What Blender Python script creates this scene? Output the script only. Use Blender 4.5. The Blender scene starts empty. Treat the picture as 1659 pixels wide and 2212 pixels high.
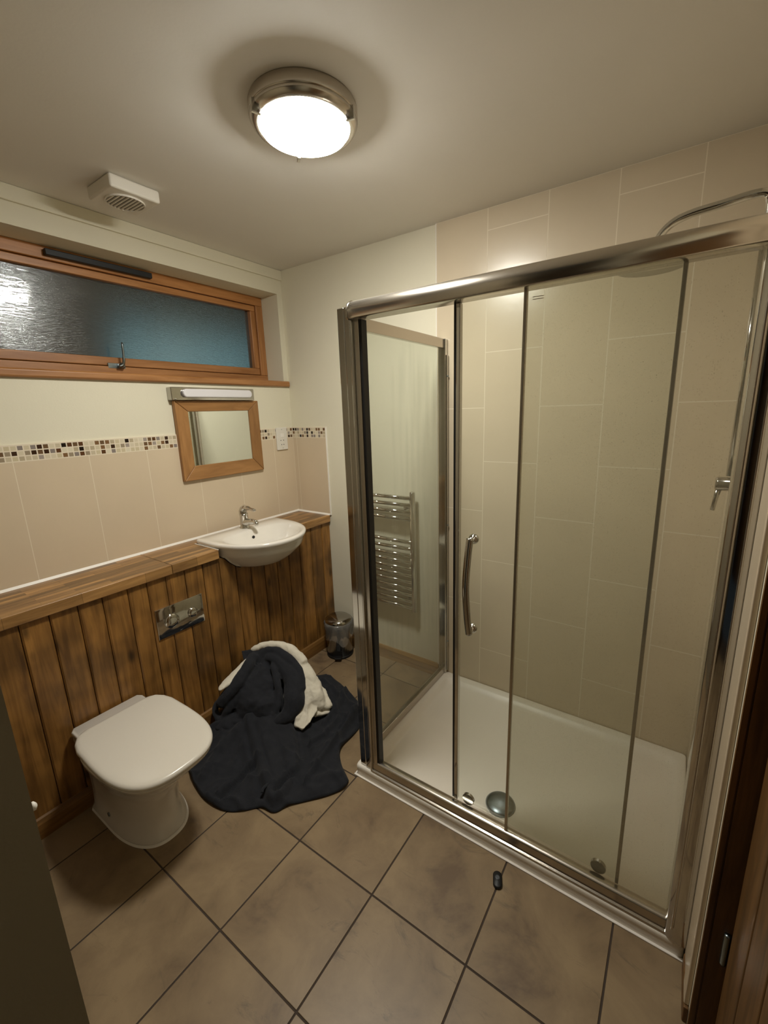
import bpy, bmesh, math, random
from mathutils import Vector, Matrix
random.seed(7)
C = bpy.context.scene.collection
PI = math.pi

# ---------------------------------------------------------------- camera
FPX = 920.0; PX, PY = 19.549, -10.218
camd = bpy.data.cameras.new('camera'); cam = bpy.data.objects.new('camera', camd); C.objects.link(cam)
R = Matrix(((0.828053, -0.10141, 0.551402), (0.559939, 0.199078, -0.804261), (-0.028212, 0.974723, 0.221631)))
cam.matrix_world = Matrix.Translation((2.17915, -2.01549, 1.56051)) @ R.to_4x4()
camd.sensor_fit = 'VERTICAL'; camd.sensor_height = 36.0; camd.lens = FPX / 2212 * 36
camd.shift_x = -PX / 2212; camd.shift_y = PY / 2212
camd.clip_start = 0.02
bpy.context.scene.camera = cam

# ---------------------------------------------------------------- world, exposure
w = bpy.data.worlds.new('night_sky'); bpy.context.scene.world = w; w.use_nodes = True
w.node_tree.nodes['Background'].inputs[0].default_value = (0.0015, 0.0018, 0.002, 1)
w.node_tree.nodes['Background'].inputs[1].default_value = 1.0
vs = bpy.context.scene.view_settings
vs.view_transform = 'Standard'; vs.look = 'None'; vs.gamma = 1; vs.use_curve_mapping = False
vs.exposure = 2.92
LAMP = 19.0          # radiance of the ceiling light's glass
H = 2.419            # ceiling height
W = 2.335            # right wall
YN = -1.89           # near wall
HC = 0.903           # worktop height

# ---------------------------------------------------------------- helpers
def lin(h):
    out = []
    for i in (0, 2, 4):
        c = int(h[i:i+2], 16) / 255
        out.append(c / 12.92 if c <= 0.04045 else ((c + 0.055) / 1.055) ** 2.4)
    return (*out, 1)

def newmat(name):
    m = bpy.data.materials.new(name); m.use_nodes = True
    nt = m.node_tree; b = nt.nodes['Principled BSDF']
    return m, nt, b

def N(nt, t, **kw):
    n = nt.nodes.new(t)
    for k, v in kw.items():
        if k in n.inputs: n.inputs[k].default_value = v
        else: setattr(n, k, v)
    return n

def mat(name, col, rough=0.5, metal=0.0, var=0.0, scale=8, bump=0.0, bscale=60, spec=0.5, coat=0.0, sheen=0.0):
    m, nt, b = newmat(name)
    b.inputs['Base Color'].default_value = lin(col); b.inputs['Roughness'].default_value = rough
    b.inputs['Metallic'].default_value = metal
    b.inputs['Specular IOR Level'].default_value = spec
    b.inputs['Coat Weight'].default_value = coat
    b.inputs['Sheen Weight'].default_value = sheen
    tc = N(nt, 'ShaderNodeTexCoord')
    if var > 0:
        no = N(nt, 'ShaderNodeTexNoise', Scale=scale, Detail=5.0)
        nt.links.new(tc.outputs['Object'], no.inputs['Vector'])
        mr = N(nt, 'ShaderNodeMapRange'); mr.inputs[1].default_value = .3; mr.inputs[2].default_value = .7
        mr.inputs[3].default_value = 1 - var; mr.inputs[4].default_value = 1 + var
        nt.links.new(no.outputs['Fac'], mr.inputs[0])
        hs = N(nt, 'ShaderNodeHueSaturation'); hs.inputs['Color'].default_value = lin(col)
        nt.links.new(mr.outputs[0], hs.inputs['Value']); nt.links.new(hs.outputs[0], b.inputs['Base Color'])
    if bump > 0:
        n2 = N(nt, 'ShaderNodeTexNoise', Scale=bscale, Detail=4.0)
        nt.links.new(tc.outputs['Object'], n2.inputs['Vector'])
        bp = N(nt, 'ShaderNodeBump', Strength=bump, Distance=0.002)
        nt.links.new(n2.outputs['Fac'], bp.inputs['Height']); nt.links.new(bp.outputs[0], b.inputs['Normal'])
    return m

def wood(name, dark, light, stretch=(30, 30, 2), rough=0.45, knots=False, coat=0.0, staves=None, patches=False):
    """grain runs along the axis whose stretch is smallest"""
    m, nt, b = newmat(name); L = nt.links
    tc = N(nt, 'ShaderNodeTexCoord'); oi = N(nt, 'ShaderNodeObjectInfo')
    off = N(nt, 'ShaderNodeVectorMath', operation='SCALE'); off.inputs['Scale'].default_value = 9.0
    cmb = N(nt, 'ShaderNodeCombineXYZ')
    for i in range(3): L.new(oi.outputs['Random'], cmb.inputs[i])
    L.new(cmb.outputs[0], off.inputs[0])
    add = N(nt, 'ShaderNodeVectorMath', operation='ADD'); L.new(tc.outputs['Object'], add.inputs[0]); L.new(off.outputs[0], add.inputs[1])
    mp = N(nt, 'ShaderNodeMapping'); mp.inputs['Scale'].default_value = stretch; L.new(add.outputs[0], mp.inputs[0])
    no = N(nt, 'ShaderNodeTexNoise', Scale=1.0, Detail=6.0, Roughness=.6, Distortion=.6); L.new(mp.outputs[0], no.inputs['Vector'])
    cr = N(nt, 'ShaderNodeValToRGB'); cr.color_ramp.elements[0].color = lin(dark); cr.color_ramp.elements[1].color = lin(light)
    cr.color_ramp.elements[0].position = .3; cr.color_ramp.elements[1].position = .68
    L.new(no.outputs['Fac'], cr.inputs[0]); col = cr.outputs[0]
    # piece to piece variation
    hs = N(nt, 'ShaderNodeHueSaturation'); mr = N(nt, 'ShaderNodeMapRange'); mr.inputs[3].default_value = .85; mr.inputs[4].default_value = 1.15
    L.new(oi.outputs['Random'], mr.inputs[0]); L.new(mr.outputs[0], hs.inputs['Value']); L.new(col, hs.inputs['Color']); col = hs.outputs[0]
    if staves:
        # lamination of the worktop: one random tone per stave
        sx, sy = staves
        br = N(nt, 'ShaderNodeTexBrick', Scale=1.0); br.inputs['Mortar Size'].default_value = 0.0006; br.inputs['Mortar'].default_value = (.35, .35, .35, 1)
        br.inputs['Brick Width'].default_value = sx; br.inputs['Row Height'].default_value = sy
        br.inputs['Color1'].default_value = (.5, .5, .5, 1); br.inputs['Color2'].default_value = (1.3, 1.3, 1.3, 1)
        m2 = N(nt, 'ShaderNodeMapping'); m2.inputs['Rotation'].default_value = (0, 0, PI/2); L.new(tc.outputs['Object'], m2.inputs[0]); L.new(m2.outputs[0], br.inputs['Vector'])
        mx = N(nt, 'ShaderNodeMix', data_type='RGBA', blend_type='MULTIPLY'); mx.inputs[0].default_value = 1
        L.new(col, mx.inputs[6]); L.new(br.outputs['Color'], mx.inputs[7]); col = mx.outputs[2]
    if knots:
        kp = N(nt, 'ShaderNodeMapping'); kp.inputs['Scale'].default_value = (9, 9, 4.0); L.new(add.outputs[0], kp.inputs[0])
        vo = N(nt, 'ShaderNodeTexVoronoi', Scale=1.0); L.new(kp.outputs[0], vo.inputs['Vector'])
        k2 = N(nt, 'ShaderNodeMapRange'); k2.inputs[1].default_value = .05; k2.inputs[2].default_value = .16; k2.inputs[3].default_value = .35; k2.inputs[4].default_value = 1
        L.new(vo.outputs['Distance'], k2.inputs[0])
        mx = N(nt, 'ShaderNodeMix', data_type='RGBA', blend_type='MULTIPLY'); mx.inputs[0].default_value = 1
        L.new(col, mx.inputs[6]); L.new(k2.outputs[0], mx.inputs[7]); col = mx.outputs[2]
    if patches:
        n3 = N(nt, 'ShaderNodeTexNoise', Scale=6.0, Detail=2.0); L.new(add.outputs[0], n3.inputs['Vector'])
        k3 = N(nt, 'ShaderNodeMapRange'); k3.inputs[1].default_value = .35; k3.inputs[2].default_value = .6; k3.inputs[3].default_value = .55; k3.inputs[4].default_value = 1.08
        L.new(n3.outputs['Fac'], k3.inputs[0])
        mx = N(nt, 'ShaderNodeMix', data_type='RGBA', blend_type='MULTIPLY'); mx.inputs[0].default_value = 1
        L.new(col, mx.inputs[6]); L.new(k3.outputs[0], mx.inputs[7]); col = mx.outputs[2]
    L.new(col, b.inputs['Base Color']); b.inputs['Roughness'].default_value = rough; b.inputs['Coat Weight'].default_value = coat
    b.inputs['Coat Roughness'].default_value = .25
    bp = N(nt, 'ShaderNodeBump', Strength=.25, Distance=0.001); L.new(no.outputs['Fac'], bp.inputs['Height']); L.new(bp.outputs[0], b.inputs['Normal'])
    return m

def pane_glass(name, mist=0.0, tint='eef4ee', drops=False, streaks=False):
    """thin pane: fresnel reflection over clear transmission, plus a film of condensation"""
    m, nt, b = newmat(name); L = nt.links; nt.nodes.remove(b)
    out = nt.nodes['Material Output']
    tr = N(nt, 'ShaderNodeBsdfTransparent'); tr.inputs[0].default_value = lin(tint)
    gl = N(nt, 'ShaderNodeBsdfAnisotropic'); gl.inputs['Roughness'].default_value = .02
    fr = N(nt, 'ShaderNodeFresnel'); ge = N(nt, 'ShaderNodeNewGeometry'); io = N(nt, 'ShaderNodeMapRange'); io.inputs[3].default_value = 1.18; io.inputs[4].default_value = 1/1.18
    L.new(ge.outputs['Backfacing'], io.inputs[0]); L.new(io.outputs[0], fr.inputs[0])
    df = N(nt, 'ShaderNodeBsdfDiffuse'); df.inputs[0].default_value = lin('ece8da')
    tl = N(nt, 'ShaderNodeBsdfTranslucent'); tl.inputs[0].default_value = lin('ece8da')
    a = N(nt, 'ShaderNodeMixShader'); a.inputs[0].default_value = .5; L.new(df.outputs[0], a.inputs[1]); L.new(tl.outputs[0], a.inputs[2])
    m1 = N(nt, 'ShaderNodeMixShader'); m1.inputs[0].default_value = mist
    L.new(tr.outputs[0], m1.inputs[1]); L.new(a.outputs[0], m1.inputs[2])
    tc = N(nt, 'ShaderNodeTexCoord')
    if streaks:      # dried run marks down the pane
        mp = N(nt, 'ShaderNodeMapping'); mp.inputs['Scale'].default_value = (30, 30, 2.5); L.new(tc.outputs['Object'], mp.inputs[0])
        no = N(nt, 'ShaderNodeTexNoise', Scale=1.0, Detail=5.0); L.new(mp.outputs[0], no.inputs['Vector'])
        n2 = N(nt, 'ShaderNodeTexNoise', Scale=3.0, Detail=1.0); L.new(tc.outputs['Object'], n2.inputs['Vector'])
        mu = N(nt, 'ShaderNodeMath', operation='MULTIPLY'); L.new(no.outputs['Fac'], mu.inputs[0]); L.new(n2.outputs['Fac'], mu.inputs[1])
        mr = N(nt, 'ShaderNodeMapRange'); mr.inputs[1].default_value = .22; mr.inputs[2].default_value = .42; mr.inputs[3].default_value = mist; mr.inputs[4].default_value = mist + .09
        L.new(mu.outputs[0], mr.inputs[0]); L.new(mr.outputs[0], m1.inputs[0])
    last = m1.outputs[0]
    if drops:        # fine water drops clinging to the pane
        vo = N(nt, 'ShaderNodeTexVoronoi', Scale=230.0); L.new(tc.outputs['Object'], vo.inputs['Vector'])
        sel = N(nt, 'ShaderNodeMath', operation='LESS_THAN'); L.new(vo.outputs['Distance'], sel.inputs[0]); sel.inputs[1].default_value = .22
        sp = N(nt, 'ShaderNodeSeparateColor'); L.new(vo.outputs['Color'], sp.inputs[0])
        n2 = N(nt, 'ShaderNodeTexNoise', Scale=4.0, Detail=2.0); L.new(tc.outputs['Object'], n2.inputs['Vector'])
        th = N(nt, 'ShaderNodeMath', operation='MULTIPLY'); L.new(n2.outputs['Fac'], th.inputs[0]); th.inputs[1].default_value = .42
        s2 = N(nt, 'ShaderNodeMath', operation='LESS_THAN'); L.new(sp.outputs[0], s2.inputs[0]); L.new(th.outputs[0], s2.inputs[1])
        s3 = N(nt, 'ShaderNodeMath', operation='MULTIPLY'); L.new(sel.outputs[0], s3.inputs[0]); L.new(s2.outputs[0], s3.inputs[1])
        s4 = N(nt, 'ShaderNodeMath', operation='MULTIPLY'); L.new(s3.outputs[0], s4.inputs[0]); s4.inputs[1].default_value = .26
        dr = N(nt, 'ShaderNodeBsdfTransparent'); dr.inputs[0].default_value = lin('8a8a7c')
        m3 = N(nt, 'ShaderNodeMixShader'); L.new(s4.outputs[0], m3.inputs[0]); L.new(last, m3.inputs[1]); L.new(dr.outputs[0], m3.inputs[2]); last = m3.outputs[0]
    m2 = N(nt, 'ShaderNodeMixShader'); L.new(fr.outputs[0], m2.inputs[0]); L.new(last, m2.inputs[1]); L.new(gl.outputs[0], m2.inputs[2])
    L.new(m2.outputs[0], out.inputs[0])
    return m

M = {}
M['paint'] = mat('cream_paint', 'e2dcc6', .75, var=.02, scale=2, bump=.15, bscale=140)
M['ceil'] = mat('ceiling_paint', 'e2ded6', .8, var=.02, scale=2, bump=.1, bscale=120)
M['tile'] = mat('cream_wall_tile', 'd6c4a9', .22, var=.03, scale=3, bump=.12, bscale=45)
M['tile2'] = mat('pale_wall_tile', 'd3c4aa', .25, var=.04, scale=3, bump=.12, bscale=45)
M['grout'] = mat('pale_grout', 'e2d6c0', .8)
M['white'] = mat('white_sealant', 'f0ebe2', .4)
M['ceramic'] = mat('white_ceramic', 'e6e0d6', .12, coat=.5)
M['wcplastic'] = mat('white_seat_plastic', 'dcd5c8', .25)
M['acrylic'] = mat('cream_acrylic_tray', 'f2ebde', .35, var=.02, scale=6)
M['chrome'] = mat('polished_chrome', 'cfcdc8', .08, 1.0)
M['alu'] = mat('satin_chrome_profile', 'c4bdb2', .24, 1.0)
M['darkchrome'] = mat('bright_chrome_dark', 'b5b2ac', .12, 1.0)
M['black'] = mat('black_rubber', '0c0c0d', .5)
M['vent'] = mat('dark_vent_plastic', '15181b', .5)
M['wplastic'] = mat('white_plastic', 'e4dfd4', .4)
M['panel'] = wood('stained_pine_boards', '6a4720', 'a2743a', (40, 40, 3.0), .42, knots=True, patches=True)
M['skirt'] = wood('stained_skirting', '684722', '946a36', (40, 3, 40), .45)
M['skirtx'] = wood('stained_skirting_back', '8d6a40', 'b8925f', (3, 40, 40), .45)
M['worktop'] = wood('oak_block_worktop', '785530', 'ae8450', (45, 4, 45), .35, staves=(.24, .026), coat=.2)
M['winwood'] = wood('orange_pine_frame', '95602f', 'bb8450', (35, 3, 35), .4, coat=.2)
M['winwoodz'] = wood('orange_pine_frame_upright', '95602f', 'bb8450', (35, 35, 3), .4, coat=.2)
M['mirwood'] = wood('oak_mirror_frame', '8d6236', 'ac7d4a', (30, 4, 30), .45)
M['mirwoodz'] = wood('oak_mirror_frame_upright', '8d6236', 'ac7d4a', (30, 30, 4), .45)
M['doorwood'] = wood('dark_pine_door', '4e3416', '77542c', (40, 40, 3), .5)
M['mirror'] = mat('mirror_silver', 'e8ece6', .01, 1.0)
M['glass_clear'] = pane_glass('clear_shower_glass', .015, 'fbfdfb')
M['glass_side'] = pane_glass('streaked_shower_glass', .10, 'f8fbf8', streaks=True)
M['glass_mist'] = pane_glass('misted_shower_glass',   .12, 'f8f8f4', drops=True)
M['opal'] = mat('opal_plastic', 'e2dfe2', .3)
M['drain'] = mat('brushed_waste_cover', '8f999c', .3, 1.0)
M['robe'] = mat('charcoal_towelling', '2a2b2f', .95, var=.12, scale=30, bump=.8, bscale=420, spec=.12, sheen=.06)
M['towel'] = mat('white_towelling', 'e0d8c6', .95, bump=.8, bscale=300, spec=.15, sheen=.2)

# floor tile: mottled stone print
m, nt, b = newmat('stone_floor_tile'); L = nt.links
tc = N(nt, 'ShaderNodeTexCoord'); oi = N(nt, 'ShaderNodeObjectInfo')
cmb = N(nt, 'ShaderNodeCombineXYZ'); [L.new(oi.outputs['Random'], cmb.inputs[i]) for i in range(3)]
sc_ = N(nt, 'ShaderNodeVectorMath', operation='SCALE'); sc_.inputs['Scale'].default_value = 13; L.new(cmb.outputs[0], sc_.inputs[0])
ad = N(nt, 'ShaderNodeVectorMath', operation='ADD'); L.new(tc.outputs['Object'], ad.inputs[0]); L.new(sc_.outputs[0], ad.inputs[1])
n1 = N(nt, 'ShaderNodeTexNoise', Scale=5.0, Detail=8.0, Roughness=.62, Distortion=.4); L.new(ad.outputs[0], n1.inputs['Vector'])
cr = N(nt, 'ShaderNodeValToRGB'); e = cr.color_ramp.elements
e[0].position = .30; e[0].color = lin('6c5843'); e[1].position = .62; e[1].color = lin('957f60')
ee = cr.color_ramp.elements.new(.42); ee.color = lin('826d52')
L.new(n1.outputs['Fac'], cr.inputs[0])
mpx = N(nt, 'ShaderNodeMapping'); mpx.inputs['Scale'].default_value = (1.0, 2.4, 1); mpx.inputs['Rotation'].default_value = (0, 0, .7); L.new(ad.outputs[0], mpx.inputs[0])
n2 = N(nt, 'ShaderNodeTexNoise', Scale=4.0, Detail=9.0, Roughness=.72, Distortion=1.2); L.new(mpx.outputs[0], n2.inputs['Vector'])
mr = N(nt, 'ShaderNodeMapRange'); mr.inputs[1].default_value = .58; mr.inputs[2].default_value = .68; mr.inputs[3].default_value = 0; mr.inputs[4].default_value = .55
L.new(n2.outputs['Fac'], mr.inputs[0])
mx = N(nt, 'ShaderNodeMix', data_type='RGBA'); L.new(mr.outputs[0], mx.inputs[0]); L.new(cr.outputs[0], mx.inputs[6]); mx.inputs[7].default_value = lin('584a3c')
L.new(mx.outputs[2], b.inputs['Base Color']); b.inputs['Roughness'].default_value = .42
bp = N(nt, 'ShaderNodeBump', Strength=.25, Distance=.001); L.new(n1.outputs['Fac'], bp.inputs['Height']); L.new(bp.outputs[0], b.inputs['Normal'])
M['floortile'] = m
M['floorgrout'] = mat('brown_grout', '40342a', .85)

# mosaic: each chip takes one tone
m, nt, b = newmat('mosaic_chip'); L = nt.links
oi = N(nt, 'ShaderNodeObjectInfo'); cr = N(nt, 'ShaderNodeValToRGB'); cr.color_ramp.interpolation = 'CONSTANT'
pal = ['d8ccb2', 'c9bba0', '9a8b74', 'd8ccb2', '3a2416', '8a7f78', 'd2c5a8', '6a5138', 'b7a88c', '1d120d', 'cdbf9f', '7b5b3c', 'a2968c', 'dcd2ba', '5a3a22']
while len(cr.color_ramp.elements) < len(pal): cr.color_ramp.elements.new(.5)
for i, el in enumerate(cr.color_ramp.elements): el.position = i / len(pal)
for i, el in enumerate(cr.color_ramp.elements): el.color = lin(pal[i])
L.new(oi.outputs['Random'], cr.inputs[0]); L.new(cr.outputs[0], b.inputs['Base Color']); b.inputs['Roughness'].default_value = .15
M['mosaic'] = m

# obscure window glass, ribbed by horizontal ripples
m, nt, b = newmat('obscure_glass'); L = nt.links
b.inputs['Base Color'].default_value = lin('c0c8c8'); b.inputs['Transmission Weight'].default_value = 1; b.inputs['Roughness'].default_value = .2; b.inputs['Coat Weight'].default_value = 1; b.inputs['Coat Roughness'].default_value = .04; b.inputs['Coat IOR'].default_value = 1.6; b.inputs['IOR'].default_value = 1.5
tc = N(nt, 'ShaderNodeTexCoord'); mp = N(nt, 'ShaderNodeMapping'); mp.inputs['Scale'].default_value = (10, 34, 260); L.new(tc.outputs['Object'], mp.inputs[0])
no = N(nt, 'ShaderNodeTexNoise', Scale=1.0, Detail=3.0, Distortion=.3); L.new(mp.outputs[0], no.inputs['Vector'])
bp = N(nt, 'ShaderNodeBump', Strength=.35, Distance=.004); L.new(no.outputs['Fac'], bp.inputs['Height']); L.new(bp.outputs[0], b.inputs['Normal'])
mp2 = N(nt, 'ShaderNodeMapping'); mp2.inputs['Scale'].default_value = (5, 14, 90); L.new(tc.outputs['Object'], mp2.inputs[0])
no2 = N(nt, 'ShaderNodeTexNoise', Scale=1.0, Detail=2.0, Distortion=.5); L.new(mp2.outputs[0], no2.inputs['Vector'])
b2 = N(nt, 'ShaderNodeBump', Strength=.14, Distance=.004); L.new(no2.outputs['Fac'], b2.inputs['Height']); L.new(b2.outputs[0], b.inputs['Coat Normal'])
M['obscure'] = m

def emit(name, col, s):
    m, nt, b = newmat(name); b.inputs['Base Color'].default_value = lin('f4f4f4'); b.inputs['Emission Color'].default_value = col; b.inputs['Emission Strength'].default_value = s
    return m

def link(name, me, parent=None):
    o = bpy.data.objects.new(name, me); C.objects.link(o)
    if parent is not None: o.parent = parent
    return o

def base(o):
    p = Vector((0, 0, 0))
    while o is not None: p += o.location; o = o.parent
    return p

def obj(name, bm, m, parent=None, smooth=False, bevel=0, seg=2, sub=0, origin=None):
    """bm holds world coordinates; links ONE mesh object"""
    og = Vector(origin) if origin else base(parent)
    for v in bm.verts: v.co -= og
    bmesh.ops.recalc_face_normals(bm, faces=bm.faces)
    me = bpy.data.meshes.new(name); bm.to_mesh(me); bm.free()
    me.materials.append(M[m] if isinstance(m, str) else m)
    if smooth:
        for p in me.polygons: p.use_smooth = True
    o = link(name, me, parent); o.location = og - base(parent)
    if bevel:
        md = o.modifiers.new('bevel', 'BEVEL'); md.width = bevel; md.segments = seg; md.limit_method = 'ANGLE'; md.angle_limit = math.radians(40)
        if smooth is False:
            for p in me.polygons: p.use_smooth = True
            md.harden_normals = True
    if sub:
        md = o.modifiers.new('sub', 'SUBSURF'); md.levels = sub; md.render_levels = sub
    return o

def thing(name, label, cat, loc, group=None):
    o = bpy.data.objects.new(name, None); C.objects.link(o); o.location = loc
    o['label'] = label; o['category'] = cat; o.empty_display_size = .05
    if group: o['group'] = group
    return o

def tag(o, label, cat, group=None):
    o['label'] = label; o['category'] = cat
    if group: o['group'] = group
    return o

def struct(o): o['kind'] = 'structure'; return o

def B(): return bmesh.new()
def box(bm, x0, x1, y0, y1, z0, z1):
    v = [bm.verts.new(p) for p in ((x0,y0,z0),(x1,y0,z0),(x1,y1,z0),(x0,y1,z0),(x0,y0,z1),(x1,y0,z1),(x1,y1,z1),(x0,y1,z1))]
    for f in ((0,3,2,1),(4,5,6,7),(0,1,5,4),(1,2,6,5),(2,3,7,6),(3,0,4,7)): bm.faces.new([v[i] for i in f])
    return bm
def bx(*a): return box(B(), *a)
def prism(bm, poly, z0, z1, axis='z'):
    """extrude a 2-D outline; axis x: poly is (y,z), axis y: poly is (x,z)"""
    f = {'z': lambda p, t: (p[0], p[1], t), 'x': lambda p, t: (t, p[0], p[1]), 'y': lambda p, t: (p[0], t, p[1])}[axis]
    a = [bm.verts.new(f(p, z0)) for p in poly]; c = [bm.verts.new(f(p, z1)) for p in poly]
    bm.faces.new(a[::-1]); bm.faces.new(c); n = len(poly)
    for i in range(n): bm.faces.new((a[i], a[(i+1) % n], c[(i+1) % n], c[i]))
    return bm
def loft(bm, rings, cap0=True, cap1=True):
    R_ = [[bm.verts.new(p) for p in r] for r in rings]; n = len(R_[0])
    for a, c in zip(R_, R_[1:]):
        for i in range(n): bm.faces.new((a[i], a[(i+1) % n], c[(i+1) % n], c[i]))
    if cap0: bm.faces.new(R_[0][::-1])
    if cap1: bm.faces.new(R_[-1])
    return bm
def lathe(bm, prof, c, axis='z', n=40, cap0=True, cap1=True):
    rings = []
    for r, t in prof:
        ring = []
        for i in range(n):
            a = 2 * PI * i / n; u, v = r * math.cos(a), r * math.sin(a)
            ring.append({'z': (c[0]+u, c[1]+v, c[2]+t), 'y': (c[0]+u, c[1]+t, c[2]+v), 'x': (c[0]+t, c[1]+u, c[2]+v)}[axis])
        rings.append(ring)
    return loft(bm, rings, cap0, cap1)
def tube(bm, pts, r, n=12, cap=True, flat=1.0):
    pts = [Vector(p) for p in pts]; rings = []; prev = None
    for i, p in enumerate(pts):
        t = (pts[min(i+1, len(pts)-1)] - pts[max(i-1, 0)]).normalized()
        if prev is None:
            up = Vector((0,0,1)) if abs(t.z) < .9 else Vector((1,0,0)); u = t.cross(up).normalized()
        else: u = (prev - t * prev.dot(t)).normalized()
        v = t.cross(u); prev = u; rr = r[i] if isinstance(r, (list, tuple)) else r
        rings.append([p + rr * (math.cos(2*PI*k/n) * u + flat * math.sin(2*PI*k/n) * v) for k in range(n)])
    return loft(bm, rings, cap, cap)
def smoothpts(pts, k=6):
    P = [Vector(p) for p in pts]; out = []
    for i in range(len(P)-1):
        a, b_, c, d = P[max(i-1,0)], P[i], P[i+1], P[min(i+2, len(P)-1)]
        for j in range(k):
            t = j/k
            out.append(.5*((2*b_) + (c-a)*t + (2*a-5*b_+4*c-d)*t*t + (-a+3*b_-3*c+d)*t**3))
    out.append(P[-1]); return out
def copy_of(src, name, loc, parent):
    o = src.copy(); C.objects.link(o); o.name = name; o.parent = parent; o.location = Vector(loc) - base(parent)
    return o

# ================================================================ SETTING
# ---- floor: grout bed with separate tiles
floor = struct(obj('floor', bx(-.2, 3.4, -3.0, .2, -.12, -.002), 'floorgrout'))
S = .337; OX, OY = 1.1366, -1.1762
tb = B(); g = .0025
box(tb, g, S-g, g, S-g, -.012, 0)
first = None
for i in range(-4, 4):
    for j in range(-4, 7):
        x0 = OX + S*i; y1 = OY - S*j; y0 = y1 - S; x1 = x0 + S
        cx0, cx1, cy0, cy1 = max(x0, .0), min(x1, W+.03), max(y0, -2.7), min(y1, 0)
        if cx1 - cx0 < .03 or cy1 - cy0 < .03: continue
        if cx1 <= 1.40 and cy1 <= YN: continue
        if cx0 > 1.15 and cy0 > -.80: continue
        if cx1 < .3: continue
        if abs(cy1+.839) < .01 and cx1 > 1.15: cy1 = -.8325
        full = abs(cx1-cx0-S) < 1e-6 and abs(cy1-cy0-S) < 1e-6
        if full and first is not None:
            copy_of(first, 'floor_tile', (x0, y0, 0), floor)
        elif full:
            first = obj('floor_tile', tb, 'floortile', floor, bevel=.0012, seg=1)
            first.location = (x0, y0, 0)
        else:
            obj('floor_tile', bx(cx0+g, cx1-g, cy0+g, cy1-g, -.012, 0), 'floortile', floor, bevel=.0012, seg=1, origin=(cx0, cy0, 0))

# ---- ceiling
struct(obj('ceiling', bx(-.2, 3.4, -3.0, .2, H, H+.1), 'ceil'))

# ---- left wall with the window opening
WY0, WY1, WZ0, WZ1 = -1.86, -.04, 1.745, 2.281
bm = B()
box(bm, -.25, 0, -3.0, WY0, 0, H); box(bm, -.25, 0, WY1, .2, 0, H)
box(bm, -.25, 0, WY0, WY1, 0, WZ0); box(bm, -.25, 0, WY0, WY1, WZ1, H)
wl = struct(obj('wall_left', bm, 'paint'))
struct(obj('trim_1', bx(0, .012, YN, 0, 2.362, H), 'paint', bevel=.004))
# half height tiling, mosaic band
TZ0, TZ1, MZ1 = HC, 1.404, 1.468
jy = [0, -.174, -.437, -.70, -.962, -1.21, -1.473, -1.735, YN]
for a, c in zip(jy, jy[1:]):
    obj('wall_tile', bx(0, .008, c+.0006, a-.0006, TZ0, TZ1), 'tile', wl, bevel=.001, seg=1)
obj('grout', bx(0, .0077, YN, -.008, TZ0, MZ1+.003), 'grout', wl)
P_ = .0209; chip = B(); box(chip, 0, .008, .0012, P_-.0012, .0012, P_-.0012)
chip = obj('mosaic_tile', chip, 'mosaic', wl, bevel=.0012, seg=1)
k = 0
for c_ in range(76):
    y = -.010 - P_*(c_+1)
    for r_ in range(3):
        z = TZ1 + .001 + P_*r_
        if k == 0: chip.location = (0, y, z)
        else: copy_of(chip, 'mosaic_tile', (0, y, z), wl)
        k += 1
obj('sealant', prism(B(), [(.008, HC), (.016, HC), (.008, HC+.010)], YN, -.008, 'y'), 'white', wl)

# ---- back wall with tiles
wb = struct(obj('wall_back', bx(-.25, 3.4, 0, .2, 0, H), 'paint'))
for a, c in ((.009, .042), (.042, .302)):
    obj('wall_tile', bx(a+.001, c-.001, -.008, 0, TZ0, TZ1), 'tile', wb, bevel=.001, seg=1)
obj('grout', bx(.008, .303, -.0077, 0, TZ0, MZ1+.003), 'grout', wb)
obj('tile_edge', bx(.303, .308, -.009, 0, TZ0, MZ1+.003), 'white', wb)
cb = B(); box(cb, .0012, P_-.0012, -.008, 0, .0012, P_-.0012); chip2 = obj('mosaic_tile', cb, 'mosaic', wb, bevel=.0012, seg=1)
k = 0
for c_ in range(14):
    for r_ in range(3):
        l = (.009 + P_*c_, 0, TZ1+.001+P_*r_)
        if k == 0: chip2.location = l
        else: copy_of(chip2, 'mosaic_tile', l, wb)
        k += 1
obj('sealant', prism(B(), [(-.008, HC), (-.016, HC), (-.008, HC+.010)], .008, .302, 'x'), 'white', wb)
# shower tiling, upright 26 x 52 cm tiles in half bond
XT = 1.0985
cols = [XT, 1.357, 1.621, 1.881, 2.143, W]
def zjoints(odd):
    zs = [.27, .785, 1.30, 1.815, 2.33] if odd else [.53, 1.045, 1.56, 2.075]
    return [.03] + zs + [H]
for i, (a, c) in enumerate(zip(cols, cols[1:])):
    zs = zjoints(i % 2 == 1)
    for z0, z1 in zip(zs, zs[1:]):
        obj('wall_tile', bx(a+.0009, c-.0009, -.008, 0, z0+.0009, z1-.0009), 'tile2', wb, bevel=.0012, seg=1)
obj('grout', bx(XT, W, -.0077, 0, .03, H), 'grout', wb)
obj('tile_edge', bx(XT-.004, XT, -.009, 0, .03, H), 'white', wb)
struct(obj('baseboard_back', prism(B(), [(0, 0), (-.018, 0), (-.018, .062), (-.010, .08), (0, .08)], .30, 1.10, 'x'), 'skirtx'))

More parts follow.
